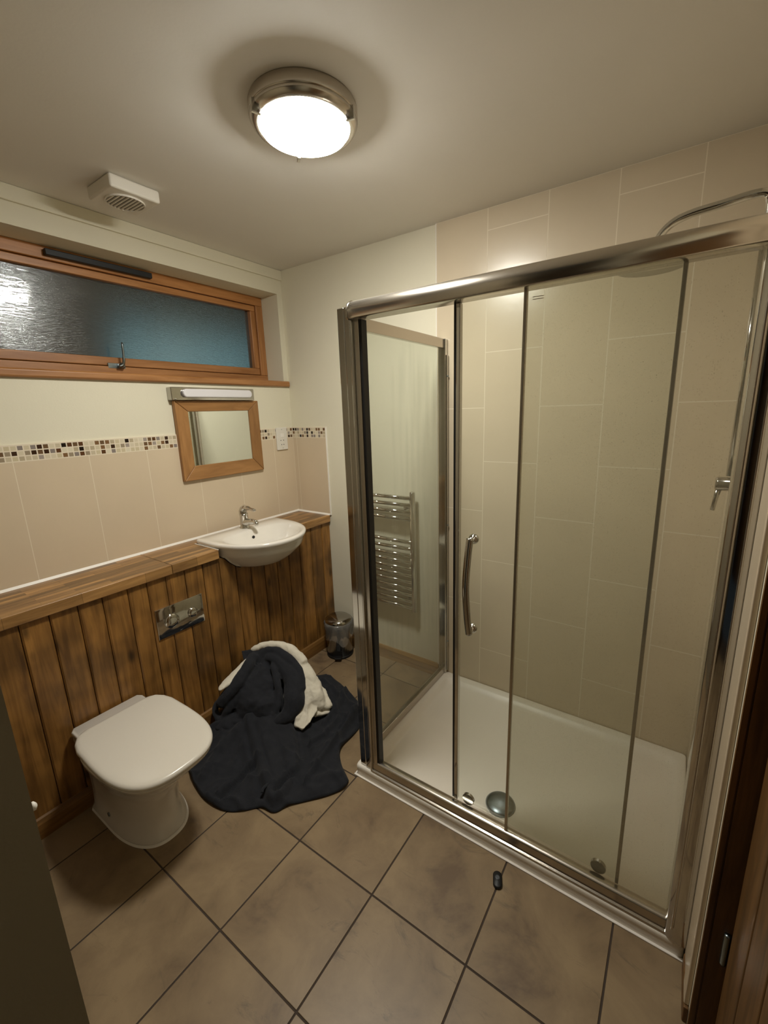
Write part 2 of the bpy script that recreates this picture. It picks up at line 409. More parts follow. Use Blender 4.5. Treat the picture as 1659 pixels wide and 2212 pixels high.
# ---- right wall: tiled end of the shower, then the door opening
bm = B(); DY0, DY1, DZ = -1.76, -.978, 2.02
box(bm, W, W+.10, DY1, .2, 0, H); box(bm, W, W+.10, -3.0, DY0, 0, H); box(bm, W, W+.10, DY0, DY1, DZ, H)
wr = struct(obj('wall_right', bm, 'paint'))
ycol = [-.008, -.25, -.51, -.77, -.84]
for i, (a, c) in enumerate(zip(ycol, ycol[1:])):
    zs = zjoints(i % 2 == 1)
    for z0, z1 in zip(zs, zs[1:]):
        obj('wall_tile', bx(W-.008, W, c+.0009, a-.0009, z0+.0009, z1-.0009), 'tile2', wr, bevel=.0012, seg=1)
obj('grout', bx(W-.0064, W, -.84, -.008, .03, H), 'grout', wr)
obj('edge_trim', bx(W-.009, W, -.905, -.842, .05, H), 'tile', wr, bevel=.002)
obj('edge_trim', bx(W-.012, W, -.968, -.915, .05, H), 'tile', wr, bevel=.003)
struct(obj('baseboard_right', bx(W-.012, W, -.976, -.842, 0, .05), 'doorwood', bevel=.003))
# near wall: stub whose end faces the camera, recess behind the camera
wn = struct(obj('wall_near', bx(-.2, 1.40, -3.0, YN, 0, H), mat('shade_darkened_paint', '857b67', .8, var=.03, scale=3, bump=.3, bscale=90)))  # cream wall painted darker: the stub's shade is put into its colour

struct(obj('wall_rear', bx(1.0, 3.4, -4.3, -4.2, 0, H), 'doorwood'))
# ---- door in the right wall
dr = thing('door_1', '', '', (W, DY1, 0)); del dr['label'], dr['category']; dr['kind'] = 'structure'
def jamb(y0, y1, s):
    bm = B()
    box(bm, W-.0, W+.010, y0, y1, 0, DZ); box(bm, W+.014, W+.10, y0, y1, 0, DZ)
    box(bm, W+.008, W+.016, min(y0, y1) + (0 if s < 0 else .004), max(y0, y1) - (.004 if s < 0 else 0), 0, DZ)
    return bm
obj('door_frame', jamb(DY1-.012, DY1, 1), 'doorwood', dr)
obj('door_frame', jamb(DY0, DY0+.012, -1), 'doorwood', dr)
obj('door_frame', bx(W, W+.1, DY0, DY1, DZ-.02, DZ), 'doorwood', dr)
# boarded leaf, hung on the outside and slightly ajar
leaf = bpy.data.objects.new('door_leaf', None); C.objects.link(leaf); leaf.parent = dr
leaf.location = (.046, -.024, 0); leaf.rotation_euler = (0, 0, math.radians(6))
def leafbox(n, y0, y1, x0, x1, z0, z1, m, **kw):
    o = obj(n, bx(x0, x1, y0, y1, z0, z1), m, None, **kw); o.parent = leaf; return o
y = 0
for i in range(8):
    leafbox('board', y-.0925, y-.0015, .0, .022, .012, 1.995, 'doorwood', bevel=.004)
    y -= .094
for z in (.25, 1.0, 1.75): leafbox('ledge', -.74, -.01, .022, .045, z, z+.1, 'doorwood')
hb = lathe(B(), [(.006, -.045), (.007, -.04), (.007, .04), (.006, .045)], (-.004, .008, .32), n=12); o = obj('hinge', hb, 'drain', None, smooth=True); o.parent = leaf
hb = lathe(B(), [(.006, -.045), (.007, -.04), (.007, .04), (.006, .045)], (-.004, .008, 1.7), n=12); o = obj('hinge', hb, 'drain', None, smooth=True); o.parent = leaf
struct(obj('wall_hall', bx(3.3, 3.4, -3.0, .2, 0, H), 'paint'))

# ---- window
wn1 = bpy.data.objects.new('window_1', None); C.objects.link(wn1); wn1.location = (-.146, -.95, 1.76); wn1['kind'] = 'structure'
FX0, FX1 = -.215, -.146
fy0, fy1, fz0, fz1 = WY0, WY1, 1.762, WZ1
fw = .052
obj('frame_rail', bx(FX0, FX1, fy0, fy1, fz1-fw, fz1), 'winwood', wn1, bevel=.004)
obj('frame_rail', bx(FX0, FX1, fy0, fy1, fz0, fz0+.045), 'winwood', wn1, bevel=.004)
for a, c in ((fy0, fy0+fw), (fy1-fw, fy1)):
    obj('frame_upright', bx(FX0, FX1, a, c, fz0+.045, fz1-fw), 'winwoodz', wn1, bevel=.004)
sx0, sx1 = FX0, FX1-.014
a0, a1, b0, b1 = fy0+fw+.003, fy1-fw-.003, fz0+.048, fz1-fw-.003
sash = bpy.data.objects.new('sash', None); C.objects.link(sash); sash.parent = wn1
so = base(sash)
def sashp(n, b_, m, **kw):
    o = obj(n, b_, m, sash, **kw); return o
sashp('sash_rail', bx(sx0, sx1+.006, a0, a1, b1-.032, b1), 'winwood', bevel=.004)
sashp('sash_rail', bx(sx0, sx1+.006, a0, a1, b0, b0+.040), 'winwood', bevel=.004)
for a, c in ((a0, a0+.036), (a1-.036, a1)):
    sashp('sash_upright', bx(sx0, sx1+.006, a, c, b0+.04, b1-.032), 'winwoodz', bevel=.004)
sashp('pane', bx(-.185, -.180, a0+.03, a1-.03, b0+.034, b1-.026), 'obscure')
obj('window_sill', prism(B(), [(-.146, 1.728), (.014, 1.728), (.021, 1.734), (.021, 1.756), (.014, 1.763), (-.146, 1.763)], YN, -.010, 'y'), 'winwood', wn1, bevel=.002)
# trickle vent
obj('trickle_vent', bx(-.146, -.118, -1.184, -.741, 2.240, 2.266), 'vent', wn1, bevel=.004)
# casement fastener: plate, boss and upright lever
hb = B(); box(hb, -.154, -.145, -1.003, -.925, 1.797, 1.822); obj('fastener', hb, 'drain', wn1, bevel=.002)
hb = B(); lathe(hb, [(.014, 0), (.014, .022), (.010, .028)], (-.146, -.948, 1.810), 'x', 16)
tube(hb, smoothpts([(-.122, -.965, 1.806), (-.116, -.948, 1.815), (-.108, -.944, 1.85), (-.104, -.944, 1.915)], 4), [.012]*4+[.011]*4+[.008]*4+[.006], 8, flat=.6)
obj('fastener_lever', hb, 'drain', wn1, smooth=True)

# outside at night: a dark wall with an added emissive panel for the teal glow
ow = struct(obj('wall_outside', bx(-2.6, -2.5, -3.0, 4.5, 0, 5), mat('dark_render', '2a2e30', .9)))
obj('added_glow_panel', bx(-2.5, -2.49, .10, 1.85, 1.80, 2.48), emit('teal_glow', (.12, .32, .38, 1), .12), ow)

# ================================================================ BOXED UNIT, WORKTOP
XP = .285
pn = thing('board_panelling', 'stained tongue and groove board panelling below the worktop', 'panelling', (XP, -.95, 0))
obj('backing', bx(.262, .272, YN+.002, -.002, 0, .765), 'doorwood', pn)
by = [0, -.0, -.08, -.179, -.281, -.371, -.462, -.553, -.643, -.734, -.826, -.917, -1.009, -1.099, -1.183, -1.263, -1.359, -1.446, -1.538, -1.628, -1.72, -1.81, YN]
for a, c in zip(by[1:], by[2:]):
    a_, c_ = a-.0015, c+.0015
    pf = [(.272, c_), (XP-.004, c_), (XP, c_+.005), (XP, a_-.005), (XP-.004, a_), (.272, a_)]
    pb_ = prism(B(), pf, .002, .856)
    for v in pb_.verts:      # boards under the basin are scribed to its underside
        if v.co.z > .5 and min(abs(a+.56), abs(c+.56)) < .27: v.co.z = min(.856, max(.774, .776 + .85*(abs(v.co.y+.56)-.139)))
    obj('board', pb_, 'panel', pn, origin=(XP, (a+c)/2, 0))
bl = prism(B(), [(XP, 0), (XP+.016, 0), (XP+.016, .062), (XP+.009, .080), (XP, .084)], YN+.002, -.02, 'y')
struct(obj('baseboard_left', bl, 'skirt'))

wt = thing('worktop', 'oak block worktop ledge running under the mirror', 'worktop', (.15, -.95, .858))
BY0, BY1 = -.832, -.272
obj('slab', prism(B(), [(.009, YN+.002), (.301, YN+.002), (.301, -1.0725), (.009, -1.0725)], .858, HC), 'worktop', wt, bevel=.003)
obj('slab', prism(B(), [(.009, -1.0715), (.301, -1.0715), (.301, BY0), (.092, BY0), (.092, BY1), (.301, BY1), (.301, -.009), (.009, -.009)], .858, HC), 'worktop', wt, bevel=.003)

# ================================================================ WASHBASIN
def selli(cx, cy, af, ab, bw, nf, nb, z, n=56, xmin=None):
    ring = []
    for i in range(n):
        t = 2*PI*i/n; c, s = math.cos(t), math.sin(t)
        e_ = nf if c > 0 else nb; a = af if c > 0 else ab
        x = cx + a*math.copysign(abs(c)**(2/e_), c); y = cy + bw*math.copysign(abs(s)**(2/e_), s)
        if xmin is not None: x = max(x, xmin)
        ring.append((x, y, z))
    return ring
bs = thing('washbasin', 'white semi-recessed ceramic washbasin set into the worktop', 'washbasin', (.30, -.556, HC))
cy = -.560
def so_(k, z, n1=2.05, xmin=None, sb=1.0): return selli(.215, cy, .320*k, .130*sb, (.270)*k, n1, 12, z, xmin=xmin)
rings = [so_(.56, .768, xmin=.287), so_(.64, .780, xmin=.287), so_(.78, .812, xmin=.287), so_(.90, .850, xmin=.287), so_(.93, .862, sb=.92), so_(.95, .885, sb=.94), so_(.975, .900, sb=.98),
    so_(.99, .906), so_(1.0, .916), so_(.995, .924), so_(.965, .928, sb=.95),
    selli(.300, cy, .200, .112, .222, 2.2, 3.2, .926), selli(.302, cy, .192, .106, .213, 2.2, 3.0, .920), selli(.305, cy, .176, .094, .197, 2.2, 2.8, .900),
    selli(.315, cy, .150, .080, .168, 2.2, 2.6, .862), selli(.32, cy, .115, .065, .12, 2.2, 2.4, .830), selli(.32, cy, .05, .04, .05, 2, 2, .816), selli(.32, cy, .022, .022, .022, 2, 2, .814)]
obj('bowl', loft(B(), rings), 'ceramic', bs, smooth=True)
obj('overflow_hole', lathe(B(), [(.0085, 0), (.0085, .004)], (.2215, cy, .888), 'x', 16), 'black', bs)
obj('waste', lathe(B(), [(.020, 0), (.020, .003), (.012, .005)], (.32, cy, .814), 'z', 20), 'chrome', bs, smooth=True)
obj('sealant', bx(.092, .299, BY0-.002, BY0+.003, HC-.001, HC+.003), 'white', bs, bevel=.001)

tp = thing('basin_tap', 'chrome single lever mixer tap on the washbasin', 'tap', (.137, -.546, .928))
tx, ty = .137, -.546
obj('body', lathe(B(), [(.029, 0), (.029, .004), (.025, .009), (.023, .03), (.023, .075), (.024, .085)], (tx, ty, .927), n=28), 'chrome', tp, smooth=True)
obj('spout', tube(B(), smoothpts([(tx, ty, .958), (tx+.04, ty, .968), (tx+.085, ty, .974), (tx+.108, ty, .972)], 4), [.021]*4+[.017]*4+[.013]*4+[.012], 16), 'chrome', tp, smooth=True)
obj('aerator', lathe(B(), [(.010, 0), (.013, .006), (.013, .016), (.008, .022)], (tx+.105, ty, .954), n=18), 'chrome', tp, smooth=True)
lv = obj('lever', tube(B(), smoothpts([(tx-.004, ty, 1.008), (tx-.002, ty, 1.035), (tx+.02, ty, 1.048), (tx+.06, ty, 1.046), (tx+.105, ty, 1.040)], 4), [.024]*4+[.022]*4+[.015]*4+[.010]*4+[.007], 16, flat=.8), 'chrome', tp, smooth=True)

# ================================================================ MIRROR, LIGHT, SOCKET
mr_ = thing('wall_mirror', 'oak framed rectangular mirror hanging above the washbasin', 'mirror', (0, -.54, 1.225))
y0, y1, z0, z1 = -.802, -.285, 1.225, 1.640; x0, x1 = .004, .030
def mitre(pa, pb, pc, pd):
    """rail of the frame: outer pair, inner pair, bevelled towards the glass"""
    bm = B(); V = []
    for x, pts in ((x0, (pa, pb, pc, pd)),):
        pass
    o_ = [(x0, *pa), (x0, *pb), (x1, *pb), (x1, *pa)]; i_ = [(x0, *pd), (x0, *pc), (x1-.010, *pc), (x1-.010, *pd)]
    vo = [bm.verts.new(p) for p in o_]; vi = [bm.verts.new(p) for p in i_]
    bm.faces.new((vo[0], vo[1], vo[2], vo[3])); bm.faces.new(vi[::-1])
    for s_ in range(4): bm.faces.new((vo[s_], vi[s_], vi[(s_+1) % 4], vo[(s_+1) % 4])) if s_ % 2 == 1 else None
    bm.faces.new((vo[0], vo[1], vi[1], vi[0])); bm.faces.new((vo[2], vo[3], vi[3], vi[2])); 
    return bm
oy0, oy1, oz0, oz1 = y0, y1, z0, z1; iy0, iy1, iz0, iz1 = -.729, -.350, 1.300, 1.584
def rail(pa, pb, pc, pd, m):
    bm = B(); q = [pa, pb, pc, pd]
    bot = [bm.verts.new((x0, *p)) for p in q]
    xs = [x1, x1, x1-.010, x1-.010]; top = [bm.verts.new((xs[i], *q[i])) for i in range(4)]
    bm.faces.new(bot[::-1]); bm.faces.new(top)
    for i in range(4): bm.faces.new((bot[i], bot[(i+1) % 4], top[(i+1) % 4], top[i]))
    obj('frame_rail', bm, m, mr_, bevel=.004)
rail((oy0, oz1), (oy1, oz1), (iy1, iz1), (iy0, iz1), 'mirwood')
rail((oy1, oz0), (oy0, oz0), (iy0, iz0), (iy1, iz0), 'mirwood')
rail((oy0, oz0), (oy0, oz1), (iy0, iz1), (iy0, iz0), 'mirwoodz')
rail((oy1, oz1), (oy1, oz0), (iy1, iz0), (iy1, iz1), 'mirwoodz')
obj('mirror_glass', bx(.008, .014, iy0-.004, iy1+.004, iz0-.004, iz1+.004), 'mirror', mr_)

ml = thing('mirror_light', 'chrome strip light with opal cover above the mirror, switched off', 'light', (0, -.566, 1.675))
obj('back_plate', bx(0, .040, -.818, -.316, 1.642, 1.706), 'darkchrome', ml, bevel=.004)
n_ = 14; rg = []
prof = []
for t, sgn in ((-.752, -1), (-.340, 1)):
    pass
pl = []
for i in range(n_+1):
    a = -PI/2 + PI*i/n_; pl.append((-.362 + .020*math.cos(a), 1.677 + .021*math.sin(a)))
for i in range(n_+1):
    a = PI/2 + PI*i/n_; pl.append((-.742 + .020*math.cos(a), 1.677 + .021*math.sin(a)))
obj('diffuser', prism(B(), pl, .038, .058, 'x'), 'opal', ml, bevel=.006, seg=3)
obj('trim_edge', bx(.040, .050, -.80, -.330, 1.643, 1.649), 'chrome', ml, bevel=.001)
cord = tube(B(), [(.02, -.315, 1.68), (.02, -.309, 1.672)], .004, 8); obj('pull_switch', cord, 'chrome', ml)

sk = thing('shaver_socket', 'white shaver socket plate in the mosaic band beside the mirror', 'socket', (.008, -.108, 1.404))
obj('plate', bx(.008, .018, -.153, -.065, 1.331, 1.474), 'wplastic', sk, bevel=.003)
for yy, zz, r in ((-.122, 1.392, .003), (-.100, 1.392, .003), (-.118, 1.365, .003), (-.100, 1.365, .003), (-.109, 1.461, .0025), (-.109, 1.343, .0025)):
    obj('socket_hole' if r > .0026 else 'screw', lathe(B(), [(r, 0), (r, .0012)], (.0175, yy, zz), 'x', 10), 'black' if r > .0026 else 'drain', sk)
obj('shutter', bx(.018, .0195, -.124, -.094, 1.412, 1.436), 'white', sk, bevel=.001)

# ================================================================ FLUSH PLATE
fp = thing('flush_plate', 'chrome dual flush plate on the board panelling', 'flush plate', (XP, -1.056, .64))
a0, a1, b0, b1 = -1.172, -.945, .568, .713
fpb = loft(B(), [[(XP+.0005, a0, b0), (XP+.0005, a1, b0), (XP+.0005, a1, b1), (XP+.0005, a0, b1)], [(XP+.006, a0, b0), (XP+.006, a1, b0), (XP+.006, a1, b1), (XP+.006, a0, b1)],
    [(XP+.012, a0+.014, b0+.014), (XP+.012, a1-.014, b0+.014), (XP+.012, a1-.014, b1-.014), (XP+.012, a0+.014, b1-.014)]])
obj('plate', fpb, 'chrome', fp, bevel=.0015)
for yy, r in ((-1.108, .034), (-1.004, .024)):
    obj('button', lathe(B(), [(r, 0), (r, .006), (r-.003, .009), (r*.5, .0105), (.001, .011)], (XP+.011, yy, .640), 'x', 32), 'chrome', fp, smooth=True)

# ================================================================ TOILET
wc = thing('toilet', 'white back to wall toilet with its lid closed', 'toilet', (.5, -1.437, 0))
cw = -1.426
def D(x0, x1, hw, z, n=40, e1=2.4, hb=None):
    """straight back at x0, rounded front at x1; hb narrows the back"""
    xm = x0 + (x1-x0)*.42; r = []; hb = hb or hw
    for i in range(n):
        t = -PI/2 + PI*i/(n-1); c, s = max(math.cos(t), 0), math.sin(t)
        r.append((xm + (x1-xm)*c**(2/e1), cw + hw*math.copysign(abs(s)**(2/e1), s), z))
    k = (hw-hb)
    r += [(xm-.04, cw+hw-k*.08, z), (xm-.08, cw+hw-k*.5, z), (xm-.11, cw+hb, z), (x0+.02, cw+hb, z), (x0, cw+hb-.012, z),
          (x0, cw-hb+.012, z), (x0+.02, cw-hb, z), (xm-.11, cw-hb, z), (xm-.08, cw-hw+k*.5, z), (xm-.04, cw-hw+k*.08, z)]
    return r
X0 = XP+.017
rings = [D(X0, .710, .118, 0), D(X0, .713, .120, .012), D(X0, .700, .110, .022), D(X0, .695, .106, .10), D(X0, .707, .108, .18), D(X0, .745, .124, .24, hb=.118), D(X0, .810, .150, .30, hb=.128), D(X0, .850, .167, .34, hb=.132), D(X0, .872, .173, .366, hb=.134), D(X0, .872, .173, .374, hb=.134), D(X0+.004, .866, .168, .378, hb=.130)]
obj('pan', loft(B(), rings), 'ceramic', wc, smooth=True)
def lidring(z, ins=0.0):
    r = []; n = 44; xm, xf = .61, .895; hw = .179-ins
    for i in range(n):
        t = -PI/2 + PI*i/(n-1); c, s = max(math.cos(t), 0), math.sin(t)
        r.append((xm + (xf-ins-xm)*c**(2/2.9), cw + hw*math.copysign(abs(s)**(2/2.9), s), z))
    r += [(.50, cw+hw*.985, z), (.455, cw+hw*.93, z), (.425, cw+hw*.84, z), (.405+ins, cw+hw*.72, z), (.400+ins, cw+hw*.62, z),
          (.400+ins, cw-hw*.62, z), (.405+ins, cw-hw*.72, z), (.425, cw-hw*.84, z), (.455, cw-hw*.93, z), (.50, cw-hw*.985, z)]
    return r
obj('seat', loft(B(), [lidring(.378, .012), lidring(.380, .006), lidring(.389, .004), lidring(.391, .008)]), 'wcplastic', wc, smooth=True)
obj('lid', loft(B(), [lidring(.392, .006), lidring(.394, .001), lidring(.401, 0), lidring(.408, .003), lidring(.4115, .010), lidring(.413, .022)]), 'wcplastic', wc, smooth=True)
obj('fixing_cap', lathe(B(), [(.008, 0), (.008, .003)], (.46, cw-.1130, .05), 'y', 14), 'drain', wc)
sb_ = D(X0, .722, .124, 0); obj('sealant', loft(B(), [sb_, D(X0, .719, .121, .004)]), 'white', wc)

# ================================================================ PEDAL BIN
pb = thing('pedal_bin', 'small chrome pedal bin with clear liner in the corner', 'bin', (.425, -.125, 0))
bc = (.425, -.125, 0)
obj('base', lathe(B(), [(.086, 0), (.087, .004), (.087, .014), (.083, .016)], bc, n=36), 'black', pb, smooth=True)
obj('body', lathe(B(), [(.083, .016), (.083, .225), (.085, .228), (.085, .234)], bc, n=36), 'darkchrome', pb, smooth=True)
obj('lid', lathe(B(), [(.086, .235), (.087, .240), (.085, .250), (.070, .262), (.03, .270), (.002, .271)], bc, n=36), 'darkchrome', pb, smooth=True)
dirp = Vector((.55, -.83, 0)).normalized(); sd = Vector((-dirp.y, dirp.x, 0)); pc = Vector(bc)
bm = B()
q = [pc+dirp*.080+sd*.022, pc+dirp*.118+sd*.022, pc+dirp*.118-sd*.022, pc+dirp*.080-sd*.022]
prism(bm, [(p.x, p.y) for p in q], .020, .030); obj('pedal', bm, 'black', pb, bevel=.002)
bm = B(); q = [pc+dirp*.0815+sd*.025, pc+dirp*.0865+sd*.025, pc+dirp*.0865-sd*.025, pc+dirp*.0815-sd*.025]
prism(bm, [(p.x, p.y) for p in q], .018, .062); obj('pedal_slot', bm, 'black', pb)
lm, nt, b = newmat('clear_liner'); L = nt.links; nt.nodes.remove(b)
tr = N(nt, 'ShaderNodeBsdfTransparent'); gl = N(nt, 'ShaderNodeBsdfAnisotropic'); gl.inputs['Roughness'].default_value = .12
df = N(nt, 'ShaderNodeBsdfDiffuse'); df.inputs[0].default_value = lin('d8d4cc')
fr = N(nt, 'ShaderNodeLayerWeight'); fr.inputs[0].default_value = .35
mA = N(nt, 'ShaderNodeMixShader'); mA.inputs[0].default_value = .2; L.new(tr.outputs[0], mA.inputs[1]); L.new(df.outputs[0], mA.inputs[2])
mB = N(nt, 'ShaderNodeMixShader'); L.new(fr.outputs['Fresnel'], mB.inputs[0]); L.new(mA.outputs[0], mB.inputs[1]); L.new(gl.outputs[0], mB.inputs[2]); L.new(mB.outputs[0], nt.nodes['Material Output'].inputs[0])
M['liner'] = lm
rings = []
for kz, (z, r) in enumerate([(.238, .086), (.236, .092), (.222, .096), (.20, .095), (.17, .091), (.14, .089), (.115, .088)]):
    ring = []
    for i in range(48):
        a = 2*PI*i/48; rr = r + .0035*math.sin(a*7+kz*.8)*(kz > 0) + .003*math.sin(a*13+kz*1.7)*(kz > 1); zz = z + (.02*math.sin(a*3) + .01*math.sin(a*5+1))*(kz/6)
        ring.append((bc[0]+rr*math.cos(a), bc[1]+rr*math.sin(a), zz))
    rings.append(ring)
obj('liner', loft(B(), rings, False, False), 'liner', pb, smooth=True)

# ================================================================ CEILING LIGHT, FAN
lc = (1.170, -.942, H)
cl = thing('ceiling_light', 'round chrome rimmed ceiling light, lit', 'light', lc)
obj('base', lathe(B(), [(.152, -.0), (.155, -.006), (.155, -.030), (.153, -.034)], lc, n=64), 'alu', cl, smooth=True)
obj('bezel', lathe(B(), [(.152, -.033), (.1545, -.036), (.151, -.043), (.144, -.051), (.138, -.054), (.1285, -.054), (.127, -.044)], lc, n=64, cap0=False, cap1=False), 'alu', cl, smooth=True)
gl_ = obj('glass', lathe(B(), [(.1275, -.044), (.127, -.055), (.122, -.063), (.105, -.071), (.08, -.077), (.05, -.081), (.002, -.083)], lc, n=64, cap0=True), emit('lit_opal_glass', (1.0, .98, .90, 1), LAMP), cl, smooth=True)
for a in (2.5, .25, 4.4):
    c_, s_ = math.cos(a), math.sin(a); ce = Vector((lc[0]+.146*c_, lc[1]+.146*s_, lc[2]-.045))
    o = obj('clip', bx(-.014, .014, -.005, .005, -.017, .016), 'chrome', None, bevel=.002); o.parent = cl
    o.location = ce - Vector(lc); o.rotation_euler = (0, 0, a)

fn = thing('extractor_fan', 'white square ceiling extractor fan near the window', 'fan', (.295, -1.035, H))
obj('housing', bx(.205, .385, -1.128, -.946, H-.045, H), 'wplastic', fn, bevel=.008, seg=3)
for i in range(9):
    yy = -1.037 + (i-4)*.0135; hw = math.sqrt(max(.066**2 - (yy+1.037)**2, 0))
    obj('grille_slat', bx(.295-hw, .295+hw, yy-.0035, yy+.0035, H-.051, H-.045), 'wplastic', fn, bevel=.0015, seg=1)
obj('grille_back', lathe(B(), [(.066, 0), (.066, -.0012)], (.295, -1.037, H-.045), n=36), mat('grey_grille_void', '6b665e', .7), fn)
obj('grille_ring', lathe(B(), [(.068, 0), (.068, -.006), (.064, -.006), (.064, 0)], (.295, -1.037, H-.045), n=36, cap0=False, cap1=False), 'wplastic', fn)

# ================================================================ TOWEL RADIATOR
rd = thing('towel_radiator', 'chrome ladder towel radiator on the back wall', 'radiator', (.725, 0, .40))
for x in (.566, .968):
    obj('upright', lathe(B(), [(.010, 0), (.016, .004), (.016, .716), (.010, .72)], (x, -.06, .402), n=20), 'chrome', rd, smooth=True)
zs = [1.085, 1.045, 1.005, .965] + [.83 - .04*i for i in range(11)]
rb = obj('bar', lathe(B(), [(.011, 0), (.011, .388)], (.573, -.068, 0), 'x', 14), 'chrome', rd, smooth=True, origin=(.725, -.068, 0))
rb.location.z = 0
for i, z in enumerate(zs):
    if i == 0: rb.location = (rb.location.x, rb.location.y, z - .40)
    else:
        c_ = rb.copy(); C.objects.link(c_); c_.parent = rd; c_.location = (rb.location.x, rb.location.y, z - .40)
for x in (.60, .92):
    for z in (.47, 1.025):
        obj('bracket', lathe(B(), [(.010, 0), (.010, .048), (.014, .05), (.014, .06)], (x, -.061, z), 'y', 16), 'chrome', rd, smooth=True)

# ================================================================ SHOWER TRAY
st = thing('shower_tray', 'white rectangular shower tray under the glass enclosure', 'shower tray', (1.73, -.41, 0))
TX0, TX1, TY0, TY1 = 1.126, W-.009, -.829, -.009
def rr(x0, x1, y0, y1, r, z, k=6):
    out = []
    for cx_, cy_, a0_ in ((x1-r, y1-r, 0), (x0+r, y1-r, 90), (x0+r, y0+r, 180), (x1-r, y0+r, 270)):
        for i in range(k+1):
            a = math.radians(a0_ + 90*i/k); out.append((cx_+r*math.cos(a), cy_+r*math.sin(a), z))
    return out
rings = [rr(TX0+.002, TX1, TY0+.002, TY1, .012, .001), rr(TX0, TX1, TY0, TY1, .014, .045), rr(TX0+.003, TX1-.003, TY0+.003, TY1-.003, .014, .053), rr(TX0+.008, TX1-.008, TY0+.008, TY1-.008, .014, .055),
         rr(TX0+.048, TX1-.03, TY0+.062, TY1-.04, .03, .055), rr(TX0+.056, TX1-.038, TY0+.070, TY1-.048, .032, .050), rr(TX0+.068, TX1-.05, TY0+.082, TY1-.060, .035, .036), rr(TX0+.085, TX1-.065, TY0+.10, TY1-.08, .04, .032)]
obj('tray', loft(B(), rings), 'acrylic', st, smooth=True)
obj('waste_cover', lathe(B(), [(.056, 0), (.057, .004), (.050, .010), (.03, .015), (.002, .017)], (1.722, -.660, .033), n=40), 'drain', st, smooth=True)
obj('sealant', bx(TX0-.006, TX1, TY0-.006, TY0+.004, 0, .005), 'white', st, bevel=.0015)
obj('sealant', bx(TX0-.006, TX0+.002, TY0, -.02, 0, .005), 'white', st, bevel=.0015)

# ================================================================ SHOWER ENCLOSURE
se = thing('shower_enclosure', 'chrome framed glass shower enclosure with sliding door', 'shower enclosure', (1.73, -.80, .055))
Z0, Z1 = .0555, 1.905
FY = -.82
# corner post: three slim chrome faces
for a, c, yf in ((1.146, 1.176, -.816), (1.1775, 1.2035, -.819), (1.206, 1.2145, -.826)):
    obj('corner_post', bx(a, c, yf, -.778, Z0, Z1), 'chrome', se, bevel=.003)
obj('door_jamb', bx(1.2145, 1.236, -.815, -.775, Z0, Z1-.01), 'alu', se, bevel=.002)
obj('magnetic_seal', bx(1.236, 1.246, -.810, -.782, Z0+.03, 1.860), 'black', se)
# head rail: softly curved face
pf = [(-.775, 1.862), (-.838, 1.860), (-.8425, 1.863), (-.844, 1.876), (-.846, 1.884), (-.8445, 1.894), (-.839, 1.905), (-.830, 1.913), (-.817, 1.918), (-.775, 1.918)]
obj('head_rail', prism(B(), pf, 1.2150, 2.331, 'x'), 'alu', se, smooth=True).modifiers.new('b', 'BEVEL').width = .0015
obj('rail_end_cap', prism(B(), [(-.775, 1.858), (-.840, 1.857), (-.847, 1.864), (-.849, 1.888), (-.840, 1.908), (-.820, 1.920), (-.775, 1.920)], 1.2110, 1.2155, 'x'), 'chrome', se)
# bottom track
pf = [(-.826, Z0), (-.826, Z0+.006), (-.818, Z0+.008), (-.816, Z0+.038), (-.810, Z0+.043), (-.790, Z0+.043), (-.778, Z0+.034), (-.775, Z0)]
obj('bottom_track', prism(B(), pf, 1.2145, 2.300, 'x'), 'alu', se, bevel=.0015)
# wall profile on the right wall
pf = [(2.275, -.775), (2.272, -.812), (2.276, -.826), (2.290, -.834), (2.312, -.838), (2.327, -.836), (2.327, -.775)]
obj('wall_profile', prism(B(), pf, Z0, Z1+.005), 'chrome', se, bevel=.002, smooth=False)
obj('profile_bead', bx(2.286, 2.292, -.840, -.832, Z0+.045, Z1-.045), 'alu', se, bevel=.002)
# fixed pane, front plane
obj('fixed_pane', bx(1.797, 2.275, -.806, -.800, Z0+.042, 1.862), 'glass_mist', se)
obj('pane_edge_seal', bx(1.789, 1.798, -.810, -.796, Z0+.042, 1.862), 'alu', se, bevel=.002)
# side panel running to the back wall
obj('side_pane', bx(1.136, 1.142, -.78, -.034, Z0+.04, 1.86), 'glass_side', se)
obj('side_rail', bx(1.126, 1.152, -.780, -.034, 1.852, 1.897), 'alu', se, bevel=.003)
obj('side_track', bx(1.126, 1.152, -.780, -.034, Z0, Z0+.040), 'alu', se, bevel=.003)
obj('wall_profile', bx(1.118, 1.160, -.036, -.0095, Z0, 1.897), 'chrome', se, bevel=.004)
obj('adjuster_bead', bx(1.160, 1.166, -.030, -.012, Z0+.02, 1.82), 'darkchrome', se, bevel=.002)
for z in (.26, .95, 1.72):
    obj('screw', lathe(B(), [(.005, 0), (.005, .010)], (1.160, -.024, z), 'x', 10), 'drain', se)
